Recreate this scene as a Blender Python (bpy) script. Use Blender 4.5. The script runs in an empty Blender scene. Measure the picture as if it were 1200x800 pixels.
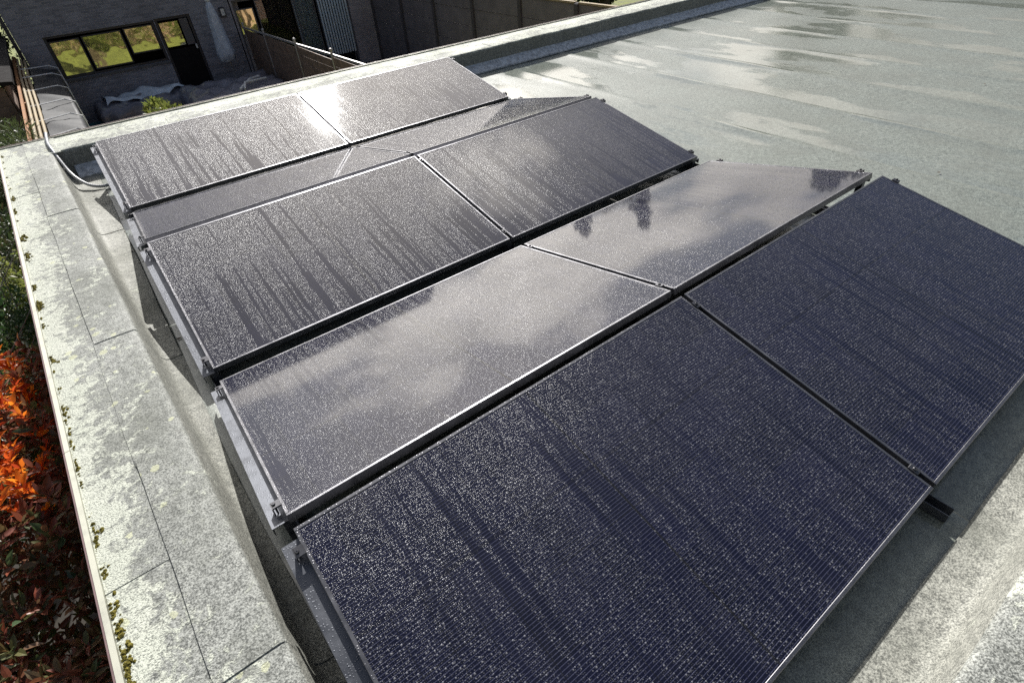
import bpy, math, random
import numpy as np
from mathutils import Vector, Matrix
random.seed(7); rng = np.random.default_rng(7)
scene = bpy.context.scene
col = scene.collection

# ------------------------------------------------------------------ camera
CAM = np.array([0.04042, -1.16655, 1.60895])
YAW, PITCH, ROLL, FPX = 0.603278, 0.690708, -0.083396, 641.487
_f = np.array([math.sin(YAW)*math.cos(PITCH), math.cos(YAW)*math.cos(PITCH), -math.sin(PITCH)])
_r0 = np.array([math.cos(YAW), -math.sin(YAW), 0.0]); _u0 = np.cross(_r0, _f)
_R = _r0*math.cos(ROLL)+_u0*math.sin(ROLL); _U = _u0*math.cos(ROLL)-_r0*math.sin(ROLL)
cd = bpy.data.cameras.new('camera'); cam = bpy.data.objects.new('camera', cd); col.objects.link(cam)
cd.sensor_width = 36.0; cd.lens = FPX/1200*36; cd.clip_start = 0.05; cd.clip_end = 1000
M = Matrix(((_R[0], _U[0], -_f[0], CAM[0]), (_R[1], _U[1], -_f[1], CAM[1]), (_R[2], _U[2], -_f[2], CAM[2]), (0, 0, 0, 1)))
cam.matrix_world = M
scene.camera = cam

# ------------------------------------------------------------------ sun, sky, exposure
SUN_EL, SUN_AZ = math.radians(35.25), math.radians(22.0)      # azimuth from +y towards +x
sdir = Vector((math.sin(SUN_AZ)*math.cos(SUN_EL), math.cos(SUN_AZ)*math.cos(SUN_EL), math.sin(SUN_EL)))
sl = bpy.data.lights.new('sun', 'SUN'); sl.energy = 5.0; sl.angle = math.radians(0.53); sl.color = (1.0, 0.975, 0.93)
so = bpy.data.objects.new('sun', sl); col.objects.link(so)
so.rotation_euler = sdir.to_track_quat('Z', 'Y').to_euler()
so.location = (0, 0, 20)
scene.view_settings.view_transform = 'Standard'; scene.view_settings.look = 'None'
scene.view_settings.exposure = 0.58; scene.view_settings.gamma = 1.0
scene.view_settings.use_curve_mapping = False
scene.cycles.sample_clamp_indirect = 1.5; scene.cycles.sample_clamp_direct = 6.0
scene.cycles.use_denoising = False        # keeps the glitter of the drops


class NT:
    """small helper to write node trees"""
    def __init__(self, tree): self.t = tree; tree.nodes.clear()
    def n(self, typ, **kw):
        nd = self.t.nodes.new(typ)
        for k, v in kw.items(): setattr(nd, k, v)
        return nd
    def set(self, sock, v):
        if hasattr(v, 'is_output'): self.t.links.new(v, sock)
        else: sock.default_value = v
    def math(self, op, a, b=0.0, c=None, clamp=False):
        nd = self.n('ShaderNodeMath', operation=op, use_clamp=clamp)
        self.set(nd.inputs[0], a); self.set(nd.inputs[1], b)
        if c is not None: self.set(nd.inputs[2], c)
        return nd.outputs[0]
    def vmath(self, op, a, b=(0, 0, 0)):
        nd = self.n('ShaderNodeVectorMath', operation=op)
        self.set(nd.inputs[0], a); self.set(nd.inputs[1], b)
        return nd.outputs['Value'] if op in ('DOT_PRODUCT', 'LENGTH') else nd.outputs[0]
    def mapr(self, v, a, b, c=0.0, d=1.0, smooth=False):
        nd = self.n('ShaderNodeMapRange', interpolation_type='SMOOTHSTEP' if smooth else 'LINEAR')
        self.set(nd.inputs[0], v); self.set(nd.inputs[1], a); self.set(nd.inputs[2], b); self.set(nd.inputs[3], c); self.set(nd.inputs[4], d)
        return nd.outputs[0]
    def noise(self, vec, scale, detail=3.0, rough=0.5, dist=0.0):
        nd = self.n('ShaderNodeTexNoise'); self.set(nd.inputs['Vector'], vec)
        nd.inputs['Scale'].default_value = scale; nd.inputs['Detail'].default_value = detail
        nd.inputs['Roughness'].default_value = rough; nd.inputs['Distortion'].default_value = dist
        return nd.outputs[0]
    def vor(self, vec, scale, feature='F1', dim='3D'):
        nd = self.n('ShaderNodeTexVoronoi', feature=feature, voronoi_dimensions=dim); self.set(nd.inputs['Vector'], vec)
        nd.inputs['Scale'].default_value = scale
        return nd
    def mix(self, f, a, b):
        nd = self.n('ShaderNodeMix', data_type='RGBA'); self.set(nd.inputs[0], f)
        self.set(nd.inputs[6], a if hasattr(a, 'is_output') else (*a, 1)); self.set(nd.inputs[7], b if hasattr(b, 'is_output') else (*b, 1))
        return nd.outputs[2]
    def comb(self, x, y, z):
        nd = self.n('ShaderNodeCombineXYZ')
        for i, v in enumerate((x, y, z)): self.set(nd.inputs[i], v)
        return nd.outputs[0]
    def sep(self, v):
        nd = self.n('ShaderNodeSeparateXYZ'); self.set(nd.inputs[0], v); return nd.outputs
    def bump(self, h, dist=1.0, strength=1.0, normal=None):
        nd = self.n('ShaderNodeBump'); self.set(nd.inputs['Height'], h)
        nd.inputs['Distance'].default_value = dist; nd.inputs['Strength'].default_value = strength
        if normal is not None: self.set(nd.inputs['Normal'], normal)
        return nd.outputs[0]


world = bpy.data.worlds.new('World'); scene.world = world; world.use_nodes = True
w = NT(world.node_tree)
sky = w.n('ShaderNodeTexSky', sky_type='NISHITA'); sky.sun_disc = False
sky.sun_elevation = SUN_EL; sky.sun_rotation = SUN_AZ
sky.air_density = 1.0; sky.dust_density = 1.2; sky.ozone_density = 1.0
tc = w.n('ShaderNodeTexCoord'); dirv = tc.outputs['Generated']
dx, dy, dz = w.sep(dirv)
den = w.math('ADD', w.math('MAXIMUM', dz, 0.0), 0.12)
pv = w.comb(w.math('DIVIDE', dx, den), w.math('DIVIDE', dy, den), 2.9)
cn = w.noise(pv, 1.15, 6.0, 0.56, 0.25)
cosun = w.math('MAXIMUM', w.vmath('DOT_PRODUCT', dirv, tuple(sdir)), 0.0)
cn = w.math('ADD', cn, w.mapr(dz, 0.22, 0.62, 0.085, -0.09))       # clouds bank up towards the horizon
cmask = w.math('MAXIMUM', w.mapr(cn, 0.47, 0.60, smooth=True), w.math('ADD', 0.08, w.math('MULTIPLY', w.math('POWER', cosun, 9.0), 0.34)))      # thin veil between the clouds
cmask = w.math('MULTIPLY', cmask, w.mapr(dz, 0.0, 0.06))
fwdsc = w.math('ADD', 3.5, w.math('MULTIPLY', w.math('POWER', cosun, 5.0), 80.0))
thick = w.mapr(w.noise(pv, 2.3, 5.0, 0.55), 0.3, 0.75, 0.65, 1.1)
cc = w.n('ShaderNodeVectorMath', operation='SCALE'); cc.inputs[0].default_value = (1.0, 0.94, 0.85)
w.set(cc.inputs['Scale'], w.math('MULTIPLY', fwdsc, thick))
mixc = w.mix(w.math('MULTIPLY', cmask, 0.92), sky.outputs[0], cc.outputs[0])
bg = w.n('ShaderNodeBackground'); w.set(bg.inputs['Color'], mixc); bg.inputs['Strength'].default_value = 0.056
wo = w.n('ShaderNodeOutputWorld'); w.set(wo.inputs[0], bg.outputs[0])

# ------------------------------------------------------------------ pixel helpers (photo is 1200 x 800)
def ray(u, v):
    d = _f+_R*(u-600)/FPX-_U*(v-400)/FPX
    return d/np.linalg.norm(d)
def on_z(u, v, z): d = ray(u, v); return CAM+d*(z-CAM[2])/d[2]
def on_y(u, v, y): d = ray(u, v); return CAM+d*(y-CAM[1])/d[1]
def pix(P):
    d = np.asarray(P)-CAM; z = d@_f
    return 600+FPX*(d@_R)/z, 400-FPX*(d@_U)/z, z

# ------------------------------------------------------------------ object helpers
def tag(o, label=None, cat=None, group=None, kind=None):
    for k, v in (('label', label), ('category', cat), ('group', group), ('kind', kind)):
        if v: o[k] = v
    return o
def empty(name, loc=(0, 0, 0), rot=(0, 0, 0)):
    o = bpy.data.objects.new(name, None); col.objects.link(o); o.location = loc; o.rotation_euler = rot
    o.empty_display_size = 0.1
    return o
def mesh_obj(name, verts, faces, mat, parent=None, smooth=False, mats=None, midx=None):
    me = bpy.data.meshes.new(name)
    me.from_pydata([tuple(v) for v in verts], [], [tuple(f) for f in faces]); me.update()
    if smooth: me.polygons.foreach_set('use_smooth', [True]*len(me.polygons))
    return link(name, me, mat, parent, mats, midx)
def link(name, me, mat, parent=None, mats=None, midx=None):
    if not me.materials:
        for m in (mats or [mat]): me.materials.append(m)
        if midx is not None: me.polygons.foreach_set('material_index', midx)
    o = bpy.data.objects.new(name, me); col.objects.link(o)
    if parent is not None: o.parent = parent
    return o

class MB:
    def __init__(self): self.v = []; self.f = []
    def quadbox(self, c8):
        b = len(self.v); self.v += [tuple(p) for p in c8]
        self.f += [tuple(b+i for i in q) for q in ((0, 3, 2, 1), (4, 5, 6, 7), (0, 1, 5, 4), (1, 2, 6, 5), (2, 3, 7, 6), (3, 0, 4, 7))]
        return self
    def box(self, x0, x1, y0, y1, z0, z1):
        return self.quadbox(((x0, y0, z0), (x1, y0, z0), (x1, y1, z0), (x0, y1, z0), (x0, y0, z1), (x1, y0, z1), (x1, y1, z1), (x0, y1, z1)))
    def bbox(self, x0, x1, y0, y1, z0, z1, c=0.003):
        """box with chamfered top edges"""
        self.box(x0, x1, y0, y1, z0, z1-c)
        b = len(self.v)-8
        self.f.remove((b+4, b+5, b+6, b+7))
        n = len(self.v)
        self.v += [(x0+c, y0+c, z1), (x1-c, y0+c, z1), (x1-c, y1-c, z1), (x0+c, y1-c, z1)]
        for i in range(4): j = (i+1) % 4; self.f.append((b+4+i, b+4+j, n+j, n+i))
        self.f.append((n, n+1, n+2, n+3))
        return self
    def tube(self, pts, r, sides=8, caps=True):
        pts = [Vector(p) for p in pts]; rr = r if hasattr(r, '__len__') else [r]*len(pts)
        b0 = len(self.v); ref = Vector((0.31, 0.17, 1)).normalized(); prev = None
        for i, p in enumerate(pts):
            t = (pts[min(i+1, len(pts)-1)]-pts[max(i-1, 0)]).normalized()
            if prev is None:
                a = t.cross(ref)
                if a.length < 0.05: a = t.cross(Vector((1, 0, 0)))
                a.normalize()
            else:
                a = (prev-t*prev.dot(t)).normalized()
            prev = a; bb = t.cross(a)
            for k in range(sides):
                an = 2*math.pi*k/sides; self.v.append(tuple(p+(a*math.cos(an)+bb*math.sin(an))*rr[i]))
        for i in range(len(pts)-1):
            for k in range(sides):
                k2 = (k+1) % sides
                self.f.append((b0+i*sides+k, b0+i*sides+k2, b0+(i+1)*sides+k2, b0+(i+1)*sides+k))
        if caps:
            self.f.append(tuple(b0+k for k in reversed(range(sides)))); e = b0+(len(pts)-1)*sides
            self.f.append(tuple(e+k for k in range(sides)))
        return self
    def lathe(self, prof, c=(0, 0, 0), sides=10, wob=None):
        b0 = len(self.v)
        for i, (r, z) in enumerate(prof):
            for k in range(sides):
                an = 2*math.pi*k/sides; q = r*(1+(wob(i, k) if wob else 0))
                self.v.append((c[0]+q*math.cos(an), c[1]+q*math.sin(an), c[2]+z))
        for i in range(len(prof)-1):
            for k in range(sides):
                k2 = (k+1) % sides
                self.f.append((b0+i*sides+k, b0+i*sides+k2, b0+(i+1)*sides+k2, b0+(i+1)*sides+k))
        self.f.append(tuple(b0+k for k in reversed(range(sides)))); e = b0+(len(prof)-1)*sides
        self.f.append(tuple(e+k for k in range(sides)))
        return self
    def build(self, name, mat, parent=None, smooth=False):
        return mesh_obj(name, self.v, self.f, mat, parent, smooth)

# ------------------------------------------------------------------ materials
def mat_new(name):
    m = bpy.data.materials.new(name); m.use_nodes = True
    t = NT(m.node_tree); out = t.n('ShaderNodeOutputMaterial'); p = t.n('ShaderNodeBsdfPrincipled')
    t.t.links.new(p.outputs[0], out.inputs[0])
    return m, t, p, out
def objco(t): return t.n('ShaderNodeTexCoord').outputs['Object']
def worldco(t): return t.n('ShaderNodeNewGeometry').outputs['Position']

def simple(name, c, rough=0.6, metal=0.0, vary=0.25, scale=8.0, bumpd=0.0, spec=0.5):
    m, t, p, o = mat_new(name)
    co = worldco(t)
    n = t.noise(co, scale, 5.0, 0.6)
    f = t.mapr(n, 0.3, 0.7, 1-vary, 1+vary)
    mm = t.n('ShaderNodeVectorMath', operation='SCALE'); mm.inputs[0].default_value = c; t.set(mm.inputs['Scale'], f)
    t.set(p.inputs['Base Color'], mm.outputs[0]); t.set(p.inputs['Roughness'], t.mapr(n, 0.3, 0.7, rough*0.85, min(1, rough*1.15)))
    p.inputs['Metallic'].default_value = metal; p.inputs['Specular IOR Level'].default_value = spec
    if bumpd: t.set(p.inputs['Normal'], t.bump(t.noise(co, scale*6, 4.0), bumpd))
    return m

def droplets(t, vec, scale, rmin, rmax, keep, seed=0.0, rand=1.0):
    """dome heights (m) of water drops on a grid of Voronoi cells; returns height, inside mask"""
    v = t.vor(t.vmath('ADD', vec, (seed, seed*0.7, 0)), scale, dim='2D'); v.inputs['Randomness'].default_value = rand
    d = v.outputs['Distance']; cr = t.n('ShaderNodeSeparateColor'); t.set(cr.inputs[0], v.outputs['Color'])
    r = t.mapr(cr.outputs[0], 0, 1, rmin, rmax)
    ok = t.math('LESS_THAN', cr.outputs[1], keep)
    q = t.math('SUBTRACT', 1.0, t.math('POWER', t.math('DIVIDE', d, r), 2.0))
    q = t.math('MAXIMUM', q, 0.0)
    h = t.math('MULTIPLY', t.math('MULTIPLY', q, ok), t.math('MULTIPLY', r, 0.30/scale))
    ins = t.math('MULTIPLY', t.math('GREATER_THAN', q, 0.001), ok)
    return h, ins

def make_glass():
    m, t, p, o = mat_new('wet solar glass')
    co = objco(t); rnd = t.n('ShaderNodeObjectInfo').outputs['Random']
    x, y, z = t.sep(co)
    off = t.math('MULTIPLY', rnd, 37.0)
    xo = t.math('ADD', x, off)
    # water runs: thin along x, long down the slope
    wob = t.math('MULTIPLY', t.math('SUBTRACT', t.noise(t.comb(xo, y, 0.0), 3.0, 3.0), 0.5), 0.022)
    s1 = t.noise(t.comb(t.math('MULTIPLY', t.math('ADD', xo, wob), 40.0), t.math('MULTIPLY', y, 0.55), off), 1.0, 3.0, 0.62)
    s2 = t.noise(t.comb(t.math('MULTIPLY', xo, 4.0), t.math('MULTIPLY', y, 2.0), 3.0), 1.0, 2.0, 0.5)
    low = t.mapr(y, 0.0, 1.05, 0.05, -0.07)            # more runs towards the lower edge
    st = t.math('ADD', t.math('ADD', s1, t.math('MULTIPLY', t.math('SUBTRACT', s2, 0.5), 0.34)), low)
    streak = t.math('MULTIPLY', t.mapr(st, 0.518, 0.61, smooth=True), 0.92)
    dry = t.math('SUBTRACT', 1.0, streak)
    v2 = t.comb(xo, y, 0.0)
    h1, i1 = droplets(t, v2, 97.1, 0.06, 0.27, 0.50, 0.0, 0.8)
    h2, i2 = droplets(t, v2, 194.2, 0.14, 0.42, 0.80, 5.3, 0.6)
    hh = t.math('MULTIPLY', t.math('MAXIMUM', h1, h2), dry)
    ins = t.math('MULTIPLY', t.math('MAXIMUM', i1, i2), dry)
    # cell wires along the long side, gaps between half cells
    fr = t.math('FRACT', t.math('DIVIDE', y, 0.0103))
    wire = t.math('LESS_THAN', t.math('ABSOLUTE', t.math('SUBTRACT', fr, 0.5)), 0.095)
    gx = t.math('ABSOLUTE', t.math('SUBTRACT', t.math('FRACT', t.math('DIVIDE', t.math('SUBTRACT', x, 0.010), 0.0946)), 0.5))
    gapx = t.math('GREATER_THAN', gx, 0.490)
    gy = t.math('ABSOLUTE', t.math('SUBTRACT', t.math('FRACT', t.math('DIVIDE', t.math('SUBTRACT', y, 0.010), 0.1789)), 0.5))
    gapy = t.math('GREATER_THAN', gy, 0.4945)
    mid = t.math('LESS_THAN', t.math('ABSOLUTE', t.math('SUBTRACT', x, 0.861)), 0.0035)
    gap = t.math('MAXIMUM', t.math('MAXIMUM', gapx, gapy), mid)
    cell = t.noise(t.comb(t.math('FLOOR', t.math('DIVIDE', x, 0.0946)), t.math('FLOOR', t.math('DIVIDE', y, 0.1789)), off), 3.7, 0.0)
    base = t.mix(t.mapr(cell, 0.3, 0.7), (0.0035, 0.004, 0.011), (0.0055, 0.006, 0.017))
    base = t.mix(t.math('MULTIPLY', wire, 0.75), base, (0.055, 0.058, 0.100))
    base = t.mix(gap, base, (0.008, 0.008, 0.010))
    base = t.mix(t.math('MULTIPLY', ins, 0.045), base, (0.62, 0.63, 0.68))  # drops whitened: refracted sky light put into the base colour
    base = t.mix(t.math('MULTIPLY', t.math('MULTIPLY', i1, dry), 0.15), base, (0.68, 0.69, 0.73))  # big drops whiter still: sun sparkle painted as pale specks
    dust = t.noise(v2, 2.2, 5.0, 0.65)
    base = t.mix(t.mapr(dust, 0.45, 0.8, 0.0, 0.012), base, (0.5, 0.48, 0.44))
    t.set(p.inputs['Base Color'], base)
    t.set(p.inputs['Roughness'], t.math('ADD', t.math('MULTIPLY', ins, 0.13), t.mapr(dust, 0.3, 0.7, 0.035, 0.055)))
    p.inputs['IOR'].default_value = 1.5
    t.set(p.inputs['Normal'], t.bump(hh, 1.0, 0.85))
    return m

def make_roof(name, base_a, base_b, lichen_amt, wet, lichen_attr=False):
    m, t, p, o = mat_new(name)
    co = worldco(t)
    n0 = t.noise(co, 190.0, 2.0, 0.7); n1 = t.noise(co, 34.0, 4.0, 0.6); n2 = t.noise(co, 3.1, 5.0, 0.6)
    g = t.mapr(t.math('ADD', t.math('MULTIPLY', n0, 0.72), t.math('MULTIPLY', n1, 0.28)), 0.40, 0.62)
    c = t.mix(g, base_a, base_b)
    c = t.mix(t.mapr(n2, 0.42, 0.75, 0.0, 0.55), c, (0.13, 0.135, 0.115))
    la = lichen_amt
    if lichen_attr:
        at = t.n('ShaderNodeAttribute', attribute_name='edge'); la = t.math('ADD', lichen_amt, t.math('MULTIPLY', at.outputs['Fac'], 0.17))
    l1 = t.noise(co, 26.0, 6.0, 0.72, 0.6); l2 = t.noise(co, 5.5, 4.0, 0.6)
    lv = t.math('ADD', t.math('ADD', t.math('MULTIPLY', l1, 0.62), t.math('MULTIPLY', l2, 0.38)), la)
    lm = t.math('MULTIPLY', t.mapr(lv, 0.555, 0.605), t.mapr(n0, 0.36, 0.5, 0.35, 1.0))
    lc = t.mix(t.noise(co, 9.0, 3.0), (0.50, 0.53, 0.44), (0.60, 0.61, 0.53))
    c = t.mix(t.math('MULTIPLY', lm, 0.85), c, lc)
    # small round yellowish lichens and dark pits
    vv = t.vor(t.vmath('ADD', co, (0, 0, 0)), 17.0); vr = t.n('ShaderNodeSeparateColor'); t.set(vr.inputs[0], vv.outputs['Color'])
    rad = t.math('ADD', t.math('MULTIPLY', vr.outputs[0], 0.32), t.math('MULTIPLY', t.math('SUBTRACT', l1, 0.5), 0.5))
    spot = t.math('MULTIPLY', t.math('LESS_THAN', vv.outputs['Distance'], rad), t.math('LESS_THAN', vr.outputs[1], 0.35 if lichen_attr else 0.0))
    c = t.mix(t.math('MULTIPLY', spot, 0.6), c, (0.50, 0.51, 0.33))
    dk = t.mapr(t.noise(co, 60.0, 3.0, 0.7), 0.66, 0.72)
    c = t.mix(t.math('MULTIPLY', dk, 0.7), c, (0.05, 0.05, 0.045))
    t.set(p.inputs['Base Color'], c)
    wm = t.noise(t.vmath('MULTIPLY', co, (1.5, 0.55, 1.0)), 1.0, 5.0, 0.6)
    if wet:
        wf = t.math('ADD', t.mapr(wm, 0.35, 0.60, 0.0, 0.45), t.mapr(wm, 0.535, 0.56, 0.0, 0.55))
        px_ = t.sep(co)
        sx = t.math('MULTIPLY', t.math('FRACT', t.math('DIVIDE', t.math('ADD', px_[0], 0.1), 0.9)), 0.9)
        along = t.noise(t.comb(t.math('MULTIPLY', t.math('FLOOR', t.math('DIVIDE', t.math('ADD', px_[0], 0.1), 0.9)), 7.3), t.math('MULTIPLY', px_[1], 0.8), 1.0), 1.0, 3.0, 0.55)
        wid = t.mapr(along, 0.38, 0.70, 0.0, 0.34)
        film = t.mapr(t.math('SUBTRACT', t.math('SUBTRACT', sx, 0.085), wid), -0.05, 0.0, 1.0, 0.0)
        film = t.math('MULTIPLY', film, t.math('GREATER_THAN', sx, 0.085))
        wf = t.math('MAXIMUM', wf, t.math('MULTIPLY', film, t.mapr(along, 0.38, 0.50)))
        t.set(p.inputs['Roughness'], t.mapr(wf, 0, 1, 0.42, 0.13))
        p.inputs['Specular IOR Level'].default_value = 0.75
        bh = t.math('MULTIPLY', t.math('ADD', t.math('MULTIPLY', n0, 0.0012), t.math('MULTIPLY', n1, 0.0012)), t.mapr(wf, 0, 1, 1.0, 0.10))
    else:
        t.set(p.inputs['Roughness'], t.mapr(n2, 0.3, 0.7, 0.62, 0.85))
        p.inputs['Specular IOR Level'].default_value = 0.35
        bh = t.math('ADD', t.math('MULTIPLY', n0, 0.0022), t.math('ADD', t.math('MULTIPLY', n1, 0.003), t.math('MULTIPLY', lm, 0.0015)))
    t.set(p.inputs['Normal'], t.bump(bh, 1.0, 0.8))
    return m

def make_metal(name, c, rough, drops=True):
    m, t, p, o = mat_new(name)
    co = worldco(t); n = t.noise(co, 12.0, 5.0, 0.65)
    t.set(p.inputs['Base Color'], t.mix(t.mapr(n, 0.3, 0.7), tuple(v*0.75 for v in c), c))
    p.inputs['Metallic'].default_value = 0.85; t.set(p.inputs['Roughness'], t.mapr(n, 0.3, 0.7, rough*0.8, rough*1.3))
    if drops:
        h, i = droplets(t, co, 150.0, 0.15, 0.40, 0.4)
        t.set(p.inputs['Normal'], t.bump(h, 1.0, 0.8))
    return m

def make_leaf(name, cols, trans=0.45, rough=0.4):
    m = bpy.data.materials.new(name); m.use_nodes = True; t = NT(m.node_tree)
    out = t.n('ShaderNodeOutputMaterial'); co = worldco(t)
    at = t.n('ShaderNodeAttribute', attribute_name='tint').outputs['Fac']
    n = t.math('FRACT', t.math('ADD', at, t.math('MULTIPLY', t.n('ShaderNodeObjectInfo').outputs['Random'], 0.999)))
    cr = t.n('ShaderNodeValToRGB'); t.set(cr.inputs[0], n)
    e = cr.color_ramp.elements; e[0].position = 0.0; e[0].color = (*cols[0], 1); e[1].position = 1.0; e[1].color = (*cols[-1], 1)
    for i, c in enumerate(cols[1:-1]):
        k = e.new((i+1)/(len(cols)-1)); k.color = (*c, 1)
    c = cr.outputs[0]
    p = t.n('ShaderNodeBsdfPrincipled'); t.set(p.inputs['Base Color'], c); p.inputs['Roughness'].default_value = rough
    tr = t.n('ShaderNodeBsdfTranslucent'); t.set(tr.inputs[0], c)
    mx = t.n('ShaderNodeMixShader'); mx.inputs[0].default_value = trans
    t.t.links.new(p.outputs[0], mx.inputs[1]); t.t.links.new(tr.outputs[0], mx.inputs[2]); t.t.links.new(mx.outputs[0], out.inputs[0])
    return m

def make_brick(name, a, b, mortar):
    m, t, p, o = mat_new(name)
    co = worldco(t); x, y, z = t.sep(co)
    br = t.n('ShaderNodeTexBrick'); t.set(br.inputs['Vector'], t.comb(t.math('ADD', x, y), z, 0.0))
    br.inputs['Color1'].default_value = (*a, 1); br.inputs['Color2'].default_value = (*b, 1); br.inputs['Mortar'].default_value = (*mortar, 1)
    br.inputs['Scale'].default_value = 1.0; br.inputs['Mortar Size'].default_value = 0.007
    br.inputs['Brick Width'].default_value = 0.22; br.inputs['Row Height'].default_value = 0.065
    br.inputs['Bias'].default_value = -0.1
    c = t.mix(t.mapr(t.noise(co, 1.3, 5.0, 0.6), 0.35, 0.7, 0.0, 0.35), br.outputs['Color'], (0.06, 0.055, 0.06))
    t.set(p.inputs['Base Color'], c); p.inputs['Roughness'].default_value = 0.85
    t.set(p.inputs['Normal'], t.bump(br.outputs['Fac'], -0.006))
    return m

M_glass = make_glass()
M_roof = make_roof('wet mineral roofing felt', (0.070, 0.081, 0.070), (0.28, 0.305, 0.27), -0.10, True)
M_cap = make_roof('lichen covered mineral felt', (0.072, 0.076, 0.070), (0.39, 0.40, 0.37), -0.005, False, True)
M_face = make_roof('mineral felt upstand', (0.09, 0.092, 0.083), (0.40, 0.40, 0.355), -0.05, False)
M_frame = make_metal('black anodised frame', (0.19, 0.19, 0.205), 0.34)
M_rail = make_metal('grey mounting metal', (0.135, 0.142, 0.16), 0.46)
M_cant = simple('pale cant strip', (0.50, 0.52, 0.54), 0.3, vary=0.5, scale=25, bumpd=0.003)
M_clamp = make_metal('steel clamp', (0.12, 0.12, 0.13), 0.35, False)
M_back = simple('black backsheet', (0.012, 0.012, 0.013), 0.6)
M_trim = make_metal('weathered aluminium trim', (0.50, 0.50, 0.43), 0.6, False)
M_trim_side = simple('brown trim side', (0.16, 0.10, 0.10), 0.5)
M_conduit = simple('grey conduit plastic', (0.30, 0.31, 0.33), 0.35)
M_moss = simple('moss', (0.15, 0.13, 0.03), 0.95, vary=0.8, scale=90, bumpd=0.003, spec=0.1)
M_litter = simple('dead leaf', (0.06, 0.045, 0.03), 0.8)
M_brickA = make_brick('dark grey brick', (0.23, 0.23, 0.26), (0.38, 0.37, 0.41), (0.42, 0.41, 0.43))
M_brickB = make_brick('mauve grey brick', (0.36, 0.33, 0.34), (0.48, 0.44, 0.45), (0.40, 0.37, 0.38))
M_wallg = make_brick('garage brick', (0.30, 0.17, 0.11), (0.36, 0.22, 0.15), (0.35, 0.33, 0.30))
M_tile = simple('dark roof tile', (0.045, 0.04, 0.042), 0.6, vary=0.4, scale=14)
M_frdark = simple('dark window frame', (0.035, 0.036, 0.045), 0.4)
M_frmid = simple('grey window frame', (0.10, 0.10, 0.11), 0.4)
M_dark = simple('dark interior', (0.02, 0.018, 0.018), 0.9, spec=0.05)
M_blind = simple('pale blue blind', (0.70, 0.80, 0.86), 0.8, vary=0.08)
M_tarp = simple('dark tarpaulin', (0.035, 0.036, 0.040), 0.6, vary=0.5, scale=5, bumpd=0.002, spec=0.12)
M_blacktarp = simple('black furniture cover', (0.22, 0.21, 0.24), 0.22, vary=0.3, scale=4)
M_whitetarp = simple('pale blue plastic sheet', (0.72, 0.77, 0.82), 0.3, vary=0.25, scale=6)
M_parasol = simple('grey blue parasol cloth', (0.55, 0.60, 0.68), 0.85)
M_white = simple('white plastic', (0.70, 0.70, 0.68), 0.5)
M_rope = simple('white rope', (0.80, 0.80, 0.80), 0.8)
M_wood = simple('brown timber', (0.33, 0.15, 0.055), 0.8, vary=0.5, scale=7)
M_woodpale = simple('pale timber', (0.34, 0.27, 0.17), 0.8, vary=0.4, scale=7)
M_fence = simple('brown fence board', (0.20, 0.135, 0.10), 0.75, vary=0.4, scale=6)
M_galv = simple('pale metal post', (0.45, 0.43, 0.42), 0.4, metal=0.5)
M_conc = simple('grey concrete', (0.17, 0.155, 0.165), 0.9, vary=0.2, scale=3, bumpd=0.002)
M_concpost = simple('dark concrete post', (0.075, 0.068, 0.074), 0.9, vary=0.2)
M_patio = simple('dark paving', (0.075, 0.07, 0.07), 0.8, vary=0.3, scale=4)
M_grass = simple('grass', (0.15, 0.17, 0.035), 0.95, vary=0.5, scale=3.0, bumpd=0.02)
M_teal = simple('teal plastic', (0.03, 0.16, 0.20), 0.5)
M_bark = simple('bark', (0.10, 0.075, 0.05), 0.9, vary=0.4, scale=12)
M_twig = simple('pale twig', (0.30, 0.27, 0.21), 0.8)
M_soil = simple('soil', (0.035, 0.028, 0.02), 0.95, vary=0.4, scale=5)
M_orange = make_leaf('orange young leaf', [(0.80, 0.20, 0.02), (0.90, 0.30, 0.03), (0.70, 0.13, 0.02), (0.45, 0.06, 0.02)], 0.5)
M_red = make_leaf('dark red leaf', [(0.22, 0.07, 0.05), (0.28, 0.10, 0.06), (0.09, 0.14, 0.05), (0.30, 0.075, 0.045), (0.07, 0.13, 0.065)], 0.3)
M_green = make_leaf('green leaf', [(0.04, 0.085, 0.025), (0.06, 0.115, 0.03), (0.035, 0.07, 0.03), (0.09, 0.14, 0.035)], 0.4)
M_yellowgreen = make_leaf('yellow green leaf', [(0.20, 0.22, 0.05), (0.13, 0.17, 0.04), (0.25, 0.25, 0.07)], 0.45)
M_conifer = make_leaf('conifer needle', [(0.10, 0.14, 0.05), (0.07, 0.10, 0.035), (0.16, 0.18, 0.07)], 0.3, 0.6)
M_darkleaf = make_leaf('dark tree leaf', [(0.035, 0.06, 0.02), (0.05, 0.075, 0.025), (0.06, 0.05, 0.025)], 0.35)

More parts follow.
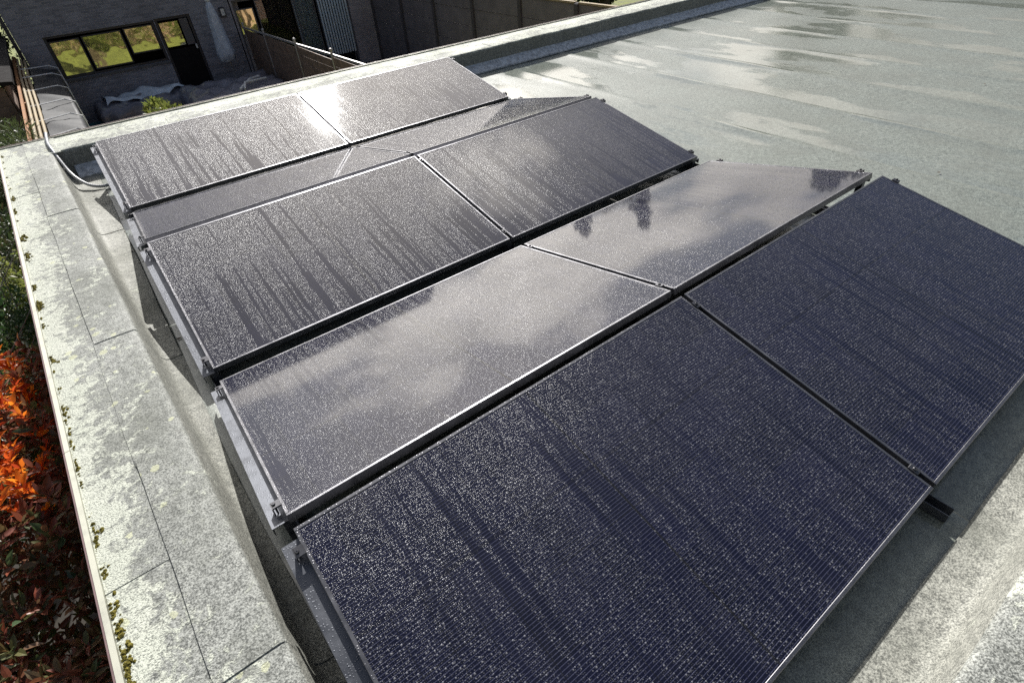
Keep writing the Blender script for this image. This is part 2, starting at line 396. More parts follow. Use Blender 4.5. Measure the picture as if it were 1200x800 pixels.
def make_window_glass():
    m, t, p, o = mat_new('solar control window glass')
    co = worldco(t)
    p.inputs['Base Color'].default_value = (0.82, 0.78, 0.52, 1); p.inputs['Metallic'].default_value = 0.9
    p.inputs['Roughness'].default_value = 0.03
    t.set(p.inputs['Normal'], t.bump(t.noise(co, 1.6, 2.0), 0.010))
    return m
M_pane = make_window_glass()
M_panedark = bpy.data.materials.new('clear window glass'); M_panedark.use_nodes = True
_t = NT(M_panedark.node_tree); _o = _t.n('ShaderNodeOutputMaterial'); _tr = _t.n('ShaderNodeBsdfTransparent'); _tr.inputs[0].default_value = (0.75, 0.77, 0.78, 1)
_g = _t.n('ShaderNodeBsdfGlossy'); _g.inputs['Roughness'].default_value = 0.02; _fr = _t.n('ShaderNodeFresnel'); _fr.inputs[0].default_value = 1.7
_m = _t.n('ShaderNodeMixShader'); _t.t.links.new(_fr.outputs[0], _m.inputs[0]); _t.t.links.new(_tr.outputs[0], _m.inputs[1]); _t.t.links.new(_g.outputs[0], _m.inputs[2]); _t.t.links.new(_m.outputs[0], _o.inputs[0])

# ------------------------------------------------------------------ setting
GZ = -3.1
g = MB(); g.v = [(-220, -220, GZ), (260, -220, GZ), (260, 260, GZ), (-220, 260, GZ)]; g.f = [(0, 1, 2, 3)]
tag(g.build('ground', M_grass), kind='structure')
tag(MB().box(-0.4, 9.7, 15.2, 20.0, GZ-0.05, GZ+0.06).build('patio', M_patio), kind='structure')
tag(MB().box(-3.4, -0.66, -3.0, 7.5, GZ-0.05, GZ+0.03).build('planting_bed', M_soil), kind='structure')

# ------------------------------------------------------------------ the flat-roofed building
RZ = -0.110           # membrane level; z = 0 is the lower panel edge
PT = 0.120            # top of the parapets
XE = 11.6             # far end of the roof
YF, YFO = 4.95, 5.44  # back parapet: inner and outer edge
YN, YNO = -1.362, -1.76
def x_in(y): return -0.148-0.0365*y
def x_out(y): return x_in(y)-0.362
bld = empty('flat_roof_building', (0, 0, GZ))
tag(bld, 'flat-roofed building with lichened parapets and wet green-grey roofing felt under the solar panels', 'building')
def bpart(o): o.parent = bld; o.matrix_parent_inverse = Matrix.Translation((0, 0, -GZ)); return o
def und(x, y):
    return 0.0016*math.sin(2.1*x+0.6*math.sin(1.3*y))+0.0016*math.sin(1.7*y+0.8*x)+0.001*math.sin(5.3*y+2.0*x)

def slant(x1a, x1b, u, ya, yb, z0, z1):
    return MB().quadbox([(x, y, z) for z in (z0, z1) for (x, y) in ((x_out(ya)+u, ya), (x1a, ya), (x1b, yb), (x_out(yb)+u, yb))])
bpart(slant(XE+0.3, XE+0.3, 0.03, YNO+0.02, YFO-0.02, RZ-0.30, RZ-0.03).build('roof_deck', M_soil))
wl = MB()
wl.quadbox(slant(x_out(YNO)+0.14, x_out(YFO)+0.14, 0.03, YNO+0.03, YFO-0.17, GZ-0.1, RZ-0.31).v); wl.box(-0.66, XE+0.3, YFO-0.16, YFO-0.03, GZ-0.1, RZ-0.31)
wl.box(XE+0.15, XE+0.29, YNO+0.03, YFO-0.17, GZ-0.1, RZ-0.31); wl.box(-0.25, XE+0.14, YNO+0.03, YNO+0.15, GZ-0.1, RZ-0.31)
bpart(wl.build('wall', M_wallg))

# felt sheets, 0.9 m wide, running front to back, each lapped over the next
k = 0; xs = -1.0
while xs < XE:
    x0, x1 = max(xs, -0.33), min(xs+0.985, XE+0.05)
    ys = np.linspace(YN+0.01, YF-0.005, 64)
    ux = [x0, x0+0.25*(x1-x0), x0+0.5*(x1-x0), x0+0.75*(x1-x0), x1-0.10, x1-0.075, x1-0.014, x1]
    V = []; F = []
    for y in ys:
        wv = 0.006*math.sin(1.9*y+xs*3)+0.004*math.sin(5.1*y+xs)
        for i, x in enumerate(ux):
            xx = x+(wv if i >= 4 else 0)
            lift = 0.0 if i < 5 else (0.0042+0.0022*max(0, math.sin(2.3*y+xs*5))*(1 if i >= 6 else 0.4))
            if i == 7: lift = 0.001
            V.append((xx, y, RZ+und(xx, y)+lift))
    n = len(ux)
    for j in range(len(ys)-1):
        for i in range(n-1): F.append((j*n+i, j*n+i+1, (j+1)*n+i+1, (j+1)*n+i))
    bpart(mesh_obj('felt_sheet', V, F, M_roof, smooth=True))
    xs += 0.9

# parapet cap sheets
def cap(mapf, s0, s1, prof, edge, mat_top=M_cap, split_face=True, n=14, name='cap_sheet', lift=0.0):
    """prof(s) -> list of (u, z); a strip swept along s, with a short turned-down rim"""
    V = []; F = []; E_ = []; mi = []
    ss = np.linspace(s0, s1, n)
    for j, s in enumerate(ss):
        pr = prof(s)
        for i, (u, z) in enumerate(pr):
            jit = 0.0012*math.sin(5*s+0.7*i)+0.0006*math.sin(13*s+i*1.7)
            V.append(mapf(u+(jit if 0 < i < len(pr)-1 else jit*1.6), z+lift+jit*0.6, s)); E_.append(edge(u))
    m = len(pr)
    for j in range(n-1):
        for i in range(m-1):
            F.append((j*m+i, j*m+i+1, (j+1)*m+i+1, (j+1)*m+i)); mi.append(0 if pr[i][1] > PT-0.005 or not split_face else 1)
    # rim
    def rim(idx):
        nonlocal V, F
        b = len(V)
        for q in idx: V.append(V[q]); E_.append(1.0)
        for q in idx: x, y, z = V[q]; V.append((x, y, z-0.007)); E_.append(1.0)
        k = len(idx)
        for a in range(k-1): F.append((b+a, b+a+1, b+k+a+1, b+k+a)); mi.append(0 if V[b+a][2] > PT-0.02 else 1)
    rim(list(range(m))); rim([(n-1)*m+i for i in range(m)]); rim([j*m for j in range(n)]); rim([j*m+m-1 for j in range(n)])
    me = bpy.data.meshes.new(name); me.from_pydata(V, [], F); me.update()
    me.polygons.foreach_set('use_smooth', [True]*len(F))
    a = me.attributes.new('edge', 'FLOAT', 'POINT'); a.data.foreach_set('value', E_)
    o = link(name, me, None, None, [mat_top, M_face], mi)
    return bpart(o)

def rollprof(u0, uflap):
    def f(s):
        uf = uflap(s) if callable(uflap) else uflap
        return [(u0, PT+0.004), (u0*0.55, PT+0.0045), (-0.032, PT+0.004), (-0.013, PT+0.0025), (-0.004, PT-0.002), (0.001, PT-0.012), (0.003, PT-0.030), (0.007, PT-0.07), (0.014, -0.03),
                (0.022, -0.075), (0.036, -0.094), (0.056, -0.1005), (max(0.07, uf), -0.1015)]
    return f
mapL = lambda u, z, s: (x_in(s)+u, s, z)
mapF = lambda u, z, s: (s, YF-u, z)
mapN = lambda u, z, s: (s, YN+u, z)
edgeL = lambda u: min(1.0, max(0.0, (-u-0.14)/0.20))
# left parapet
s = -2.1; q = 0
brk = [-1.74, -0.26, 0.66, 1.58, 2.50, 3.42, 4.34, YF-0.03]
for a, b in zip(brk[:-1], brk[1:]):
    cap(mapL, a, b+0.03, rollprof(-0.178 if q % 2 else -0.182, lambda s: -0.098-x_in(s)+0.003*math.sin(5*s)), edgeL, lift=0.0035*(q % 2)); q += 1
brk2 = [-1.74, 0.2, 2.1, 4.0, YFO-0.02]
q = 0
for a, b in zip(brk2[:-1], brk2[1:]):
    cap(mapL, a, b+0.02, lambda s: [(-0.355, PT-0.002), (-0.27, PT-0.0015), (-0.15, PT-0.002)], edgeL, lift=0.002*(q % 2), name='edge_sheet'); q += 1
cap(mapL, YF-0.035, YFO-0.016, lambda s: [(-0.182, PT+0.0035), (-0.1, PT+0.004), (0.0, PT+0.0045), (0.06, PT+0.004)], lambda u: 0.6)
# back parapet
brk = [-0.31, 0.62, 1.55, 2.48, 3.41, 4.34, 5.27, 6.20, 7.13, 8.06, 8.99, 9.92, 10.85, XE+0.1]
q = 0
for a, b in zip(brk[:-1], brk[1:]):
    cap(mapF, a, b+0.03, rollprof(-0.24, 0.11), lambda u: 0.55, lift=0.003*(q % 2)); q += 1
q = 0
for a in np.arange(-0.31, XE, 1.9):
    cap(mapF, a, min(a+1.92, XE+0.2), lambda s: [(-0.48, PT-0.002), (-0.35, PT-0.0015), (-0.2, PT-0.002)], lambda u: 0.8, lift=0.002*(q % 2), name='edge_sheet'); q += 1
for a, b in zip(brk[:-1], brk[1:]):
    m = MB(); a2 = max(a, -0.24)
    m.v = [(a2+0.002, YF-0.006, -0.012), (a2+0.002, YF-0.125, -0.090), (a2+0.002, YF-0.125, -0.106), (a2+0.002, YF-0.006, -0.106),
           (b-0.002, YF-0.006, -0.012), (b-0.002, YF-0.125, -0.090), (b-0.002, YF-0.125, -0.106), (b-0.002, YF-0.006, -0.106)]
    m.f = [(0, 4, 5, 1), (1, 5, 6, 2), (2, 6, 7, 3), (3, 7, 4, 0), (0, 1, 2, 3), (4, 7, 6, 5)]
    bpart(m.build('cant_strip', M_cant))
# near parapet
brk = [-0.10, 0.70, 1.66, 2.6, 3.5, 4.4, 5.3, 6.2, 7.1, 8.0, 8.9, 9.8, XE+0.1]
q = 0
for a, b in zip(brk[:-1], brk[1:]):
    cap(mapN, a, b+0.03, rollprof(-0.37, 0.142), lambda u: 0.2, lift=0.003*(q % 2)); q += 1
# parapet cores under the sheets
pc = MB()
def prism(b, ya, yb, z0, z1, o1=0.0, o2=0.0):
    b.quadbox(((x_out(ya)+0.01, ya, z0), (x_in(ya)-0.012, ya, z0), (x_in(yb)-0.012, yb, z0), (x_out(yb)+0.01, yb, z0),
               (x_out(ya)+0.01, ya, z1), (x_in(ya)-0.012, ya, z1), (x_in(yb)-0.012, yb, z1), (x_out(yb)+0.01, yb, z1)))
prism(pc, YNO+0.02, YFO-0.02, RZ-0.028, PT-0.014)
bpart(pc.build('parapet_core', M_soil))
bpart(MB().box(-0.31, XE+0.3, YF+0.012, YFO-0.015, RZ-0.028, PT-0.014).build('parapet_core', M_soil))
bpart(MB().box(-0.09, XE+0.3, YNO+0.02, YN-0.012, RZ-0.028, PT-0.014).build('parapet_core', M_soil))
bpart(MB().box(XE+0.06, XE+0.29, YN, YF, RZ-0.028, PT-0.01).build('parapet_core', M_face))
# aluminium edge trims
def trimL(a, b):
    m = MB(); ya, yb = a, b
    for (u0, u1, z0, z1) in ((-0.370, -0.354, PT-0.012, PT+0.010),):
        m.quadbox([(x_in(y)+u, y, z) for z in (z0, z1) for (u, y) in ((u0, ya), (u1, ya), (u1, yb), (u0, yb))])
    o = bpart(m.build('edge_trim', M_trim))
    m2 = MB(); m2.quadbox([(x_in(y)+u, y, z) for z in (PT-0.10, PT+0.006) for (u, y) in ((-0.377, ya), (-0.3705, ya), (-0.3705, yb), (-0.377, yb))])
    bpart(m2.build('trim_fascia', M_trim_side))
for a, b in ((-1.74, 0.90), (0.903, 3.40), (3.403, YFO)): trimL(a, b)
for a in np.arange(-0.70, XE, 2.5):
    b = min(a+2.497, XE+0.3); x0 = max(a, x_in(YFO)-0.377+0.03)
    bpart(MB().bbox(x0, b, YFO-0.008, YFO+0.008, PT-0.012, PT+0.011).build('edge_trim', M_trim))
    bpart(MB().box(x0, b, YFO+0.0085, YFO+0.018, PT-0.10, PT+0.016).build('trim_fascia', M_trim_side))

for a in np.arange(-0.46, XE, 2.5):
    bpart(MB().bbox(a, min(a+2.497, XE+0.3), YNO-0.006, YNO+0.016, PT-0.012, PT+0.011).build('edge_trim', M_trim))

# moss along the left trim
V = []; F = []
def cushion(x, y, r):
    b = len(V); nn = 7
    for ring, (rr, zz) in enumerate(((1.0, 0.0), (0.85, 0.45), (0.45, 0.8))):
        for k in range(nn):
            an = 2*math.pi*k/nn; q = r*rr*(0.6+0.8*rng.random()); V.append((x+q*math.cos(an), y+1.2*q*math.sin(an), PT-0.002+r*zz*(0.7+0.5*rng.random())))
    V.append((x, y, PT+r*(0.6+0.4*rng.random())))
    for ring in range(2):
        for k in range(nn): F.append((b+ring*nn+k, b+ring*nn+(k+1) % nn, b+(ring+1)*nn+(k+1) % nn, b+(ring+1)*nn+k))
    for k in range(nn): F.append((b+2*nn+k, b+2*nn+(k+1) % nn, b+3*nn))
for i in range(60):
    y = rng.choice([-0.5, -0.3, 0.05, 0.3, 0.8, 1.2, 1.5, 2.1])+rng.normal()*0.10 if i < 26 else -0.9+6.2*rng.random()
    big = 0.3+1.1*rng.random()**2.5; n_ = int(4+16*big)
    for k in range(n_):
        yy = y+rng.normal()*0.022*big; r = (0.0022+0.005*rng.random())*(0.6+0.5*big)
        cushion(x_in(yy)-0.352+r*0.5+abs(rng.normal())*0.010*big, yy, r)
mo = bpart(mesh_obj('moss', V, F, M_moss)); mo['kind'] = 'stuff'

# dead leaf bits lying on the roof
V = []; F = []
for i in range(46):
    if i < 26: x, y = -0.19+0.12*rng.random(), 3.3+1.1*rng.random()
    elif i < 34: x, y = -0.17+0.1*rng.random(), 1.6+1.6*rng.random()
    else: x, y = 4.2+5*rng.random(), -0.6+4.6*rng.random()
    r = 0.004+0.008*rng.random(); a = rng.random()*6.3; b = len(V); z = RZ+0.010
    for k in range(5):
        an = a+k*1.2566; q = r*(0.5+rng.random()*0.9); V.append((x+q*math.cos(an)*1.5, y+q*math.sin(an), z+0.004*rng.random()))
    F.append(tuple(range(b, b+5)))
tag(mesh_obj('leaf_litter', V, F, M_litter), 'scattered dark scraps of dead leaf on the roofing felt', 'leaves', kind='stuff')

# ------------------------------------------------------------------ solar panels
W, L, TILT, GV, GR, GX = 1.722, 1.0929, 0.20157, 0.10573, 0.05408, 0.02
TH = 0.032; LIP = 0.011
cT, sT = L*math.cos(TILT), L*math.sin(TILT)
yE = -GR/2; rows = {}
rows['E'] = (-GR/2-cT, +1); rows['D'] = (GR/2+cT, -1); yCl = GR/2+cT+GV
rows['C'] = (yCl, +1); yBl = yCl+2*cT+GR; rows['B'] = (yBl, -1); rows['A'] = (yBl+GV, +1)
me_glass = MB().box(LIP, W-LIP, LIP, L-LIP, -0.0055, -0.0016)
def panel_proto():
    r = empty('solar_panel')
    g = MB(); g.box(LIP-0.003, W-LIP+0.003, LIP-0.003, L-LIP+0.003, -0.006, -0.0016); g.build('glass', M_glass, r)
    MB().box(LIP, W-LIP, LIP, L-LIP, -0.0105, -0.0062).build('backsheet', M_back, r)
    MB().bbox(0, W, 0, LIP, -TH, 0, 0.0012).build('frame_rail', M_frame, r)
    MB().bbox(0, W, L-LIP, L, -TH, 0, 0.0012).build('frame_rail', M_frame, r)
    MB().bbox(0, LIP, LIP+0.0004, L-LIP-0.0004, -TH, 0, 0.0012).build('frame_rail', M_frame, r)
    MB().bbox(W-LIP, W, LIP+0.0004, L-LIP-0.0004, -TH, 0, 0.0012).build('frame_rail', M_frame, r)
    MB().box(W*0.5-0.05, W*0.5+0.05, L-0.12, L-0.05, -0.026, -0.011).build('junction_box', M_back, r)
    return r
def copy_tree(o):
    c = o.copy(); col.objects.link(c)
    for ch in o.children:
        d = ch.copy(); col.objects.link(d); d.parent = c
    return c
plabels = {
 ('A', 0): 'black solar panel beside the back parapet, at the end where the grey conduit runs in',
 ('A', 1): 'black solar panel beside the back parapet with the dazzling sun reflection, open roof end',
 ('B', 0): 'pale shining solar panel tilted towards the back parapet, second row from it, side parapet end',
 ('B', 1): 'pale shining solar panel tilted towards the back parapet, second row from it, open roof end',
 ('C', 0): 'rain-streaked solar panel in the middle row of five, at the lichened side parapet end',
 ('C', 1): 'rain-streaked solar panel in the middle row of five, at the open roof end',
 ('D', 0): 'solar panel mirroring small clouds, fourth row from the back parapet, side parapet end',
 ('D', 1): 'solar panel mirroring big bright clouds, fourth row from the back parapet, open roof end',
 ('E', 0): 'navy beaded solar panel in the row farthest from the back parapet, side parapet end',
 ('E', 1): 'navy beaded solar panel in the row farthest from the back parapet, open roof end'}
proto = panel_proto(); first = True
for rk in 'ABCDE':
    ylow, d = rows[rk]
    for i in (0, 1):
        o = proto if first else copy_tree(proto); first = False
        xl = i*(W+GX)
        if d > 0: o.location = (xl, ylow, 0); o.rotation_euler = (TILT, 0, 0)
        else: o.location = (xl+W, ylow, 0); o.rotation_euler = (TILT, 0, math.pi)
        tag(o, plabels[(rk, i)], 'solar panel', 'solar panels on the flat roof')

# mounting rails: one line at each panel end and one under the seam
def zs(y):      # height of panel plane at y
    for rk, (ylow, d) in rows.items():
        a, b = (ylow, ylow+cT) if d > 0 else (ylow-cT, ylow)
        if a-1e-6 <= y <= b+1e-6: return (y-ylow)*d*math.tan(TILT)
    return None
clamp_me = None
def clamp_mesh():
    m = MB()
    m.bbox(-0.014, 0.014, -0.022, 0.022, 0.0, 0.006, 0.0015)
    m.lathe([(0.0085, 0.006), (0.0085, 0.011), (0.0065, 0.0135), (0.0035, 0.0135), (0.0035, 0.011)], sides=8)
    m.box(-0.012, -0.007, -0.020, 0.020, -0.030, -0.0002)
    return m
def end_clamp_mesh(sgn):
    m = MB()
    xo = (-0.026, 0.008) if sgn < 0 else (-0.008, 0.026)
    m.bbox(xo[0], xo[1], -0.021, 0.021, 0.0, 0.0055, 0.0015)
    cx = -0.017 if sgn < 0 else 0.017
    a = (-0.030, -0.0255) if sgn < 0 else (0.0255, 0.030)
    m.box(a[0], a[1], -0.021, 0.021, -0.034, 0.004)
    m.lathe([(0.0075, 0.0056), (0.0075, 0.0105), (0.006, 0.0125), (0.003, 0.0125), (0.003, 0.011)], c=(cx, 0, 0), sides=8)
    m.tube([(cx, 0, -0.05), (cx, 0, 0.0)], 0.004, 6)
    return m
def rail_line(label, xc, side):
    r = empty('mounting_rail', (xc, 0, RZ)); tag(r, label, 'rail', 'mounting rails under the panels')
    def P(o): o.parent = r; o.matrix_parent_inverse = Matrix.Translation((-xc, 0, -RZ)); return o
    # base channel on the felt
    y0, y1 = rows['E'][0]-(0.075 if side == 0 else 0.03), rows['A'][0]+cT+0.05
    b = MB(); x0, x1 = xc-0.022, xc+0.022
    b.box(x0, x1, y0, y1, RZ+0.008, RZ+0.012); b.box(x0, x0+0.003, y0, y1, RZ+0.0125, RZ+0.045); b.box(x1-0.003, x1, y0, y1, RZ+0.0125, RZ+0.045)
    P(b.build('base_channel', M_rail))
    for rk, (ylow, d) in rows.items():
        ya, yb = (ylow, ylow+cT) if d > 0 else (ylow-cT, ylow)
        ya += 0.012; yb -= 0.012
        za, zb = zs(ya)-TH-0.001, zs(yb)-TH-0.001
        if side < 0: u0, u1 = xc-0.048, xc+0.020
        elif side > 0: u0, u1 = xc-0.020, xc+0.035
        else: u0, u1 = xc-0.024, xc+0.024
        m = MB()
        m.quadbox(((u0, ya, za-0.003), (u1, ya, za-0.003), (u1, yb, zb-0.003), (u0, yb, zb-0.003), (u0, ya, za), (u1, ya, za), (u1, yb, zb), (u0, yb, zb)))
        # folded flange
        fx = u0 if side <= 0 else u1-0.003
        m.quadbox(((fx, ya, za-0.034), (fx+0.003, ya, za-0.034), (fx+0.003, yb, zb-0.034), (fx, yb, zb-0.034), (fx, ya, za-0.0032), (fx+0.003, ya, za-0.0032), (fx+0.003, yb, zb-0.0032), (fx, yb, zb-0.0032)))
        arm = P(m.build('support_arm', M_rail))
        # legs at ridge and valley
        for yy, zz in ((ya+0.03, zs(ya+0.03)), (yb-0.03, zs(yb-0.03))):
            P(MB().box(xc-0.016, xc+0.016, yy-0.016, yy+0.016, RZ+0.0125, zz-TH-0.0055).build('leg', M_rail))
            ce = bpy.data.objects.new('clamp', clamps[side]); col.objects.link(ce)
            ce.location = (xc+(0.0), yy+(0.03 if yy < (ya+yb)/2 else -0.03), 0)
            yv = ce.location.y; ce.location.z = zs(yv)+0.0006
            ce.rotation_euler = (TILT*d, 0, 0); ce.scale = (0.8, 0.8, 0.8); P(ce)
    return r
clamps = {}
for sd, m in ((0, clamp_mesh()), (-1, end_clamp_mesh(-1)), (1, end_clamp_mesh(1))):
    me = bpy.data.meshes.new('clamp'); me.from_pydata(m.v, [], m.f); me.update(); me.materials.append(M_clamp); clamps[sd] = me
rail_line('zigzag grey mounting rail with clamps along the side parapet ends of the panels', -0.004, -1)
rail_line('mounting rail with clamps under the seam between paired panels', W+GX/2, 0)
rail_line('mounting rail with clamps along the open roof ends of the panels', 2*W+GX+0.004, 1)

# conduit over the back parapet
pts = []
ctrl = [(-0.32, 5.62, -0.35), (-0.322, 5.55, 0.02), (-0.322, 5.47, 0.155), (-0.326, 5.36, 0.165), (-0.333, 5.18, 0.150), (-0.325, 5.02, 0.145), (-0.310, 4.90, 0.10), (-0.275, 4.70, 0.0), (-0.215, 4.53, -0.055), (-0.14, 4.43, -0.078), (-0.05, 4.40, -0.082), (0.05, 4.41, -0.082)]
cv = [Vector(c) for c in ctrl]
for i in range(len(cv)-1):
    p0, p1, p2, p3 = cv[max(i-1, 0)], cv[i], cv[i+1], cv[min(i+2, len(cv)-1)]
    for k in range(14):
        u = k/14; pts.append(0.5*((2*p1)+(p2-p0)*u+(2*p0-5*p1+4*p2-p3)*u*u+(3*p1-p0-3*p2+p3)*u**3))
rr = [0.0125+0.0016*(1 if i % 2 else -1) for i in range(len(pts))]
tag(MB().tube(pts, rr, 8).build('cable_conduit', M_conduit, smooth=True), 'grey corrugated cable conduit coming over the back parapet to the panels', 'conduit')

# ------------------------------------------------------------------ foliage helpers
def leaf_template(kind):
    if kind == 'leaf':      # pointed leaf folded on its midrib, unit length along +y
        v = np.array([(0, 0, 0), (0.17, 0.3, 0.06), (0, 0.32, -0.02), (-0.17, 0.3, 0.06), (0.15, 0.66, 0.04), (0, 0.68, -0.03), (-0.15, 0.66, 0.04), (0, 1, -0.10)])
        f = [(0, 1, 2), (0, 2, 3), (1, 4, 5, 2), (2, 5, 6, 3), (4, 7, 5), (5, 7, 6)]
    elif kind == 'needle':
        v = np.array([(0, 0, 0), (0.05, 0.4, 0.02), (0, 1, -0.04), (-0.05, 0.4, 0.02)]); f = [(0, 1, 2, 3)]
    else:
        v = np.array([(-0.3, 0, 0), (0.3, 0, 0.06), (0.34, 0.8, -0.05), (0, 1.0, 0.03), (-0.34, 0.7, 0.05)]); f = [(0, 1, 2, 3, 4)]
    return v.astype(float), f
def leaf_frames(pos, dirs, size):
    n = len(pos); d = dirs/np.linalg.norm(dirs, axis=1, keepdims=True)
    rnd = rng.normal(size=(n, 3))*0.5+np.array([0, 0, 1.0]); rt = np.cross(d, rnd); rt /= np.linalg.norm(rt, axis=1, keepdims=True)+1e-9
    nm = np.cross(rt, d)
    return rt, d, nm
def leaves_mesh(name, pos, dirs, size, kind):
    tv, tf = leaf_template(kind); rt, d, nm = leaf_frames(pos, dirs, size); n = len(pos); k = len(tv)
    V = pos[:, None, :]+size[:, None, None]*(tv[None, :, 0, None]*rt[:, None, :]+tv[None, :, 1, None]*d[:, None, :]+tv[None, :, 2, None]*nm[:, None, :])
    V = V.reshape(-1, 3); F = []
    me = bpy.data.meshes.new(name)
    lens = [len(f) for f in tf]; base = np.concatenate([np.array(f) for f in tf])
    loops = (base[None, :]+(np.arange(n)*k)[:, None]).ravel(); lt = np.tile(lens, n); ls = np.concatenate([[0], np.cumsum(lt)[:-1]])
    me.vertices.add(len(V)); me.vertices.foreach_set('co', V.ravel())
    me.loops.add(len(loops)); me.loops.foreach_set('vertex_index', loops.astype(np.int32))
    me.polygons.add(len(lt)); me.polygons.foreach_set('loop_start', ls.astype(np.int32)); me.polygons.foreach_set('loop_total', lt.astype(np.int32))
    me.update(calc_edges=True); me.validate()
    a = me.attributes.new('tint', 'FLOAT', 'POINT'); a.data.foreach_set('value', np.repeat(rng.random(n), k))
    return me
def clump_points(centers, radii, n):
    idx = rng.integers(0, len(centers), n); c = np.array(centers)[idx]; r = np.array(radii)[idx]
    v = rng.normal(size=(n, 3)); v /= np.linalg.norm(v, axis=1, keepdims=True)
    rad = r*(0.45+0.55*rng.random(n)**0.5)
    p = c+v*rad[:, None]*np.array([1, 1, 0.8])
    d = v*0.8+rng.normal(size=(n, 3))*0.55+np.array([0, 0, 0.1])
    return p, d
def tree(name, label, base, h, rx, mat, nleaf, leafsize, group=None, conic=False, crown_from=0.3, cat='tree', kind='blob'):
    root = empty(name, base); tag(root, label, cat, group)
    m = MB(); bx, by, bz = 0, 0, 0
    tp = [(0, 0, -0.05), (0.02*h, 0.01*h, h*0.3), (-0.01*h, 0.02*h, h*0.6), (0.0, 0.0, h*0.93)]
    m.tube(tp, [0.035*h**0.9, 0.026*h**0.9, 0.015*h**0.9, 0.004*h], 7)
    cen = []; rad = []
    nb = 26 if conic else 20
    for i in range(nb):
        f = crown_from+(0.97-crown_from)*(i+0.5)/nb; a = i*2.4+rng.random()*0.8
        spread = rx*((1-f)/(1-crown_from)*0.95+0.06) if conic else rx*math.sin(math.pi*min(1, (f-crown_from)/(1-crown_from)*0.78+0.16))*(0.55+0.45*rng.random())
        tip = (spread*math.cos(a)*0.8, spread*math.sin(a)*0.8, h*f+(-0.05 if conic else 0.10)*spread)
        st = (0.01*h*math.cos(a), 0.01*h*math.sin(a), h*f-(0.02 if conic else 0.12)*h*(1-f))
        m.tube([st, ((st[0]+tip[0])/2, (st[1]+tip[1])/2, (st[2]+tip[2])/2+0.04*spread), tip], [0.008*h*(1.2-f), 0.006*h*(1.2-f), 0.002*h], 5)
        for k in range(3):
            q = 0.4+0.3*k+0.1*rng.random()
            cen.append(tuple(st[j]+(tip[j]-st[j])*q+rng.normal()*0.06*rx for j in range(3))); rad.append((0.30 if conic else 0.34)*spread*(0.6+0.6*rng.random())+(0.006 if conic else 0.03)*h)
    m.build('trunk', M_bark, root)
    p, d = clump_points(cen, rad, nleaf)
    if conic: d += np.array([0, 0, -0.5])
    me = leaves_mesh('crown', p, d, leafsize*(0.6+0.8*rng.random(nleaf)), kind)
    link('crown', me, mat, root)
    return root

# ------------------------------------------------------------------ photinia beside the building
def shrub_top(x, y):      # height of the photinia canopy
    b = -0.40+0.07*math.sin(5.1*y+1.0)+0.06*math.sin(9.0*y+5*x)
    b -= 0.22*max(0.0, 1-(-x-0.60)/0.30)                    # lower against the wall
    b -= 0.30*min(1.0, max(0, 1.75-y)/0.5)+0.12*max(0, 1.25-y)
    if y > 2.7: b -= 1.2*(y-2.7)
    return b
ph = empty('photinia_shrub', (-1.25, 1.7, GZ)); tag(ph, 'photinia shrub with orange young shoots above dark red leaves beside the roof edge', 'shrub')
def PP(o): o.parent = ph; o.matrix_parent_inverse = Matrix.Translation((1.25, -1.7, -GZ)); return o
st = MB()
for i in range(9):
    y = 0.2+0.35*i; x = -1.05-0.5*rng.random()
    z = shrub_top(x, y)-0.18
    st.tube([(-1.25+0.1*rng.normal(), 1.7+0.15*(i-4), GZ-0.05), ((x-1.25)/2, y, (GZ+z)/2), (x, y, z)], [0.025, 0.018, 0.006], 6)
PP(st.build('stem', M_bark))
pos = []; dr = []; sz = []; mt = []
for i in range(3000):
    y = -0.5+3.7*rng.random(); x = x_out(y)-0.07-1.35*rng.random()**1.4
    depth = rng.random()**1.5*0.8; z = shrub_top(x, y)-depth
    young_shoot = (x < -0.88) and depth < 0.17 and y > 1.5 and rng.random() < 0.85  # young shoots at the canopy top, orange by their own leaf colour
    nl = 9
    ax = np.array([rng.normal()*0.35, rng.normal()*0.35, 1.0]); ax /= np.linalg.norm(ax)
    for k in range(nl):
        a = k*2.4+rng.random()*0.6; t_ = k/nl
        e = np.array([math.cos(a), math.sin(a), 0])
        d = e*(0.95-0.5*t_)+ax*(0.15+1.1*t_)+rng.normal(size=3)*0.18
        pos.append(np.array([x, y, z])+ax*0.07*t_); dr.append(d); sz.append((0.062 if young_shoot else 0.075)*(0.65+0.6*rng.random())); mt.append(0 if young_shoot else 1)
pos = np.array(pos); dr = np.array(dr); sz = np.array(sz); mt = np.array(mt)
# the leaves that show largest become single leaves
d = pos-CAM; zc = d@_f; uu = 600+FPX*(d@_R)/zc; vv = 400-FPX*(d@_U)/zc
edge_u = 4+(vv-185)*(148-4)/(800-185)
vis = (uu > -10) & (vv < 812) & (uu < edge_u-4) & (vv > 400) & (zc > 0.3)
top_gap = np.array([shrub_top(p[0], p[1])-p[2] for p in pos])
score = np.where(vis & (top_gap < 0.30), 1.0/zc, -1)
order = np.argsort(-score); single = order[:300][score[order[:300]] > 0]
keep = np.ones(len(pos), bool); keep[single] = False
tv, tf = leaf_template('leaf')
lm = []
for mm in (M_orange, M_red):
    variants = []
    for vr in range(5):
        me = bpy.data.meshes.new('leaf'); me.from_pydata([tuple(q) for q in tv], [], tf); me.update(); me.materials.append(mm)
        a = me.attributes.new('tint', 'FLOAT', 'POINT'); a.data.foreach_set('value', [vr*0.2]*len(tv)); variants.append(me)
    lm.append(variants)
rt, dd, nm = leaf_frames(pos[single], dr[single], sz[single])
